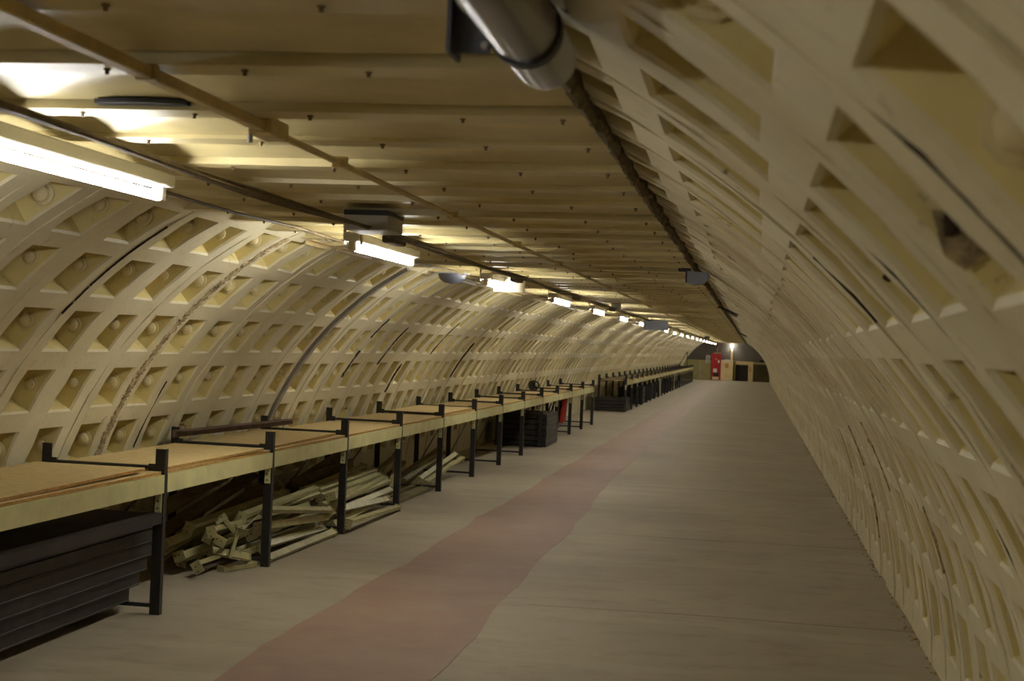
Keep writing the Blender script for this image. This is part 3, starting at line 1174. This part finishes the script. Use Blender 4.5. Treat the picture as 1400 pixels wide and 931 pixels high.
# red and black folded chair under the far end of the near run
t = thing('folded_chair', 'red and black folded chair leaning under the last near bunks', 'chair', (-3.42, 26.2, 0))
obj('seat_back', MB().box(-.02, .06, .05, .40, .22, .66, Matrix.Rotation(.08, 4, 'Y'), .02), 'red_cloth', t)
obj('seat', MB().box(-.10, -.03, .0, .36, .10, .62, Matrix.Rotation(.08, 4, 'Y'), .02), 'black_steel', t)
mb = MB().tube([(-.12, .02, .0), (-.10, .02, .60), (-.10, .20, .68), (-.10, .38, .60), (-.12, .38, .0)], .012, 6)
mb.tube([(-.30, .02, .0), (-.15, .02, .55), (-.15, .38, .55), (-.30, .38, .0)], .012, 6)
for z in (.15, .28, .41):
    mb.tube([(-.30 + .27 * z, .02, z), (-.30 + .27 * z, .38, z)], .008, 6)
obj('frame', mb, 'black_steel', t, smooth=40)

# ------------------------------------------------------------------ far end of the tunnel
YE = Y_END
wall_end = struct(obj('wall_back', MB().box(-4.4, 1.2, YE, YE + .2, 0, 2.6), 'wall_grey'))
wall_end.name = 'wall_back'
t = thing('partition', 'low cream-green partition board left of the red cabinet at the far end', 'partition', (-4.15, YE - .12, 0))
obj('panel', MB().box(0, 1.76, 0, .04, 0, 1.15, None, .004), 'green_cream', t)
obj('post', MB().box(1.02, 1.14, -.04, 0, 0, .90, None, .004), 'pale_board', t)
for i, (z0, z1) in enumerate(((1.22, 1.44), (.98, 1.19))):
    t = thing('wall_notice', 'white notice %s left of the red cabinet' % ('higher up' if i == 0 else 'lower down'), 'notice', (-2.75, YE - .16 if i else YE - .02, z0))
    obj('sheet', MB().box(0, .27, 0, .012, 0, z1 - z0), 'paper', t)
    mb = MB()
    for k in range(2):
        mb.box(.05, .22, -.003, 0, .05 + .07 * k, .075 + .07 * k)
    obj('lettering', mb, 'wall_grey', t)
t = thing('fire_cabinet', 'tall red cabinet with white stickers at the far end of the tunnel', 'cabinet', (-2.40, YE - .75, 0))
obj('body', MB().box(0, .56, 0, .6, .02, 1.56, None, .012), 'red_enamel', t)
d = obj('top_cap', MB().box(.10, .50, .05, .5, 1.56, 1.62, None, .01), 'pale_board', t)
obj('niche', MB().box(.14, .46, -.004, .02, .22, .44), 'dark_opening', t)
obj('base_panel', MB().box(.08, .46, -.006, .02, .03, .20), 'booth', t)
obj('sticker', MB().box(.12, .34, -.006, .0, .46, .68), 'paper', t)
obj('sticker', MB().box(.38, .47, -.006, .0, 1.02, 1.18), 'paper', t)
obj('emblem', MB().box(.22, .30, -.006, .0, 1.20, 1.28), 'orange_paper', t)
obj('mast', MB().tube([(.30, .3, 1.62), (.30, .3, 1.98)], .014, 6), 'grey_box', t)
obj('beacon', MB().tube([(.30, .3, 1.95), (.30, .3, 2.05)], .05, 10), 'red_enamel', t)
t = thing('plywood_booth', 'cream plywood booth with an orange-brown notice beside the red cabinet', 'booth', (-1.84, YE - .70, 0))
obj('body', MB().box(0, .70, 0, .6, 0, 1.20, None, .008), 'booth', t)
obj('top_panel', MB().box(.22, .48, -.01, .3, 1.10, 1.24), 'paper', t)
obj('notice', MB().box(.24, .44, -.006, 0, .74, 1.00), 'orange_paper', t)
obj('sticker', MB().box(.08, .16, -.006, 0, .86, .96), 'pale_board', t)
t = thing('lamp_post', 'cream post with a bright lamp on top behind the plywood booth', 'lamp', (-1.25, YE - .06, 0))
obj('post', MB().box(-.06, .06, -.02, .05, 0, 2.0, None, .004), 'booth', t)
obj('lamp_head', MB().tube([(0, -.1, 2.0), (0, -.1, 2.05)], .07, 12), 'tube', t)
t = thing('doorway_frame', 'cream doorway frame around a dark low opening at the far end', 'door frame', (-1.10, YE - .20, 0))
obj('left_jamb', MB().box(0, .11, 0, .14, 0, 1.16, None, .004), 'green_cream', t)
obj('right_jamb', MB().box(.84, 1.12, 0, .14, 0, 1.16, None, .004), 'booth', t)
obj('lintel', MB().box(.11, .84, 0, .14, .96, 1.16, None, .004), 'booth', t)
obj('door', MB().box(.11, .84, .10, .13, 0, .96), 'dark_opening', t)  # dark sheet closing the opening, its colour stands in for the shade inside
obj('label_strip', MB().box(.92, 1.00, -.005, 0, .55, .85), 'orange_paper', t)
t = thing('dark_board', 'dark olive board right of the doorway at the far end', 'board', (.03, YE - .16, 0))
obj('panel', MB().box(0, .94, 0, .05, 0, 1.02, None, .004), 'dark_olive', t)
obj('top_rail', MB().box(0, .86, 0, .05, 1.02, 1.14, None, .004), 'green_cream', t)
t = thing('wall_shelf', 'small dark shelf on the grey end wall above the dark board', 'shelf', (.28, YE - .2, 1.16))
obj('shelf', MB().box(0, .60, 0, .18, 0, .03), 'dark_grey', t)
obj('box', MB().box(.10, .5, .04, .16, .03, .12), 'dark_opening', t)
t = thing('display_frame', 'thin dark metal frame standing up on the far bunks', 'frame', (-3.18, 72, .81))
obj('upright', MB().tube([(0, 0, 0), (0, 0, .78)], .018, 6), 'black_steel', t)
obj('strut', MB().tube([(-.45, 0, 0), (-.20, 0, .45), (0, 0, .78)], .018, 6), 'black_steel', t)
obj('rail', MB().tube([(-.6, 0, .02), (.1, 0, .02)], .02, 6), 'black_steel', t)
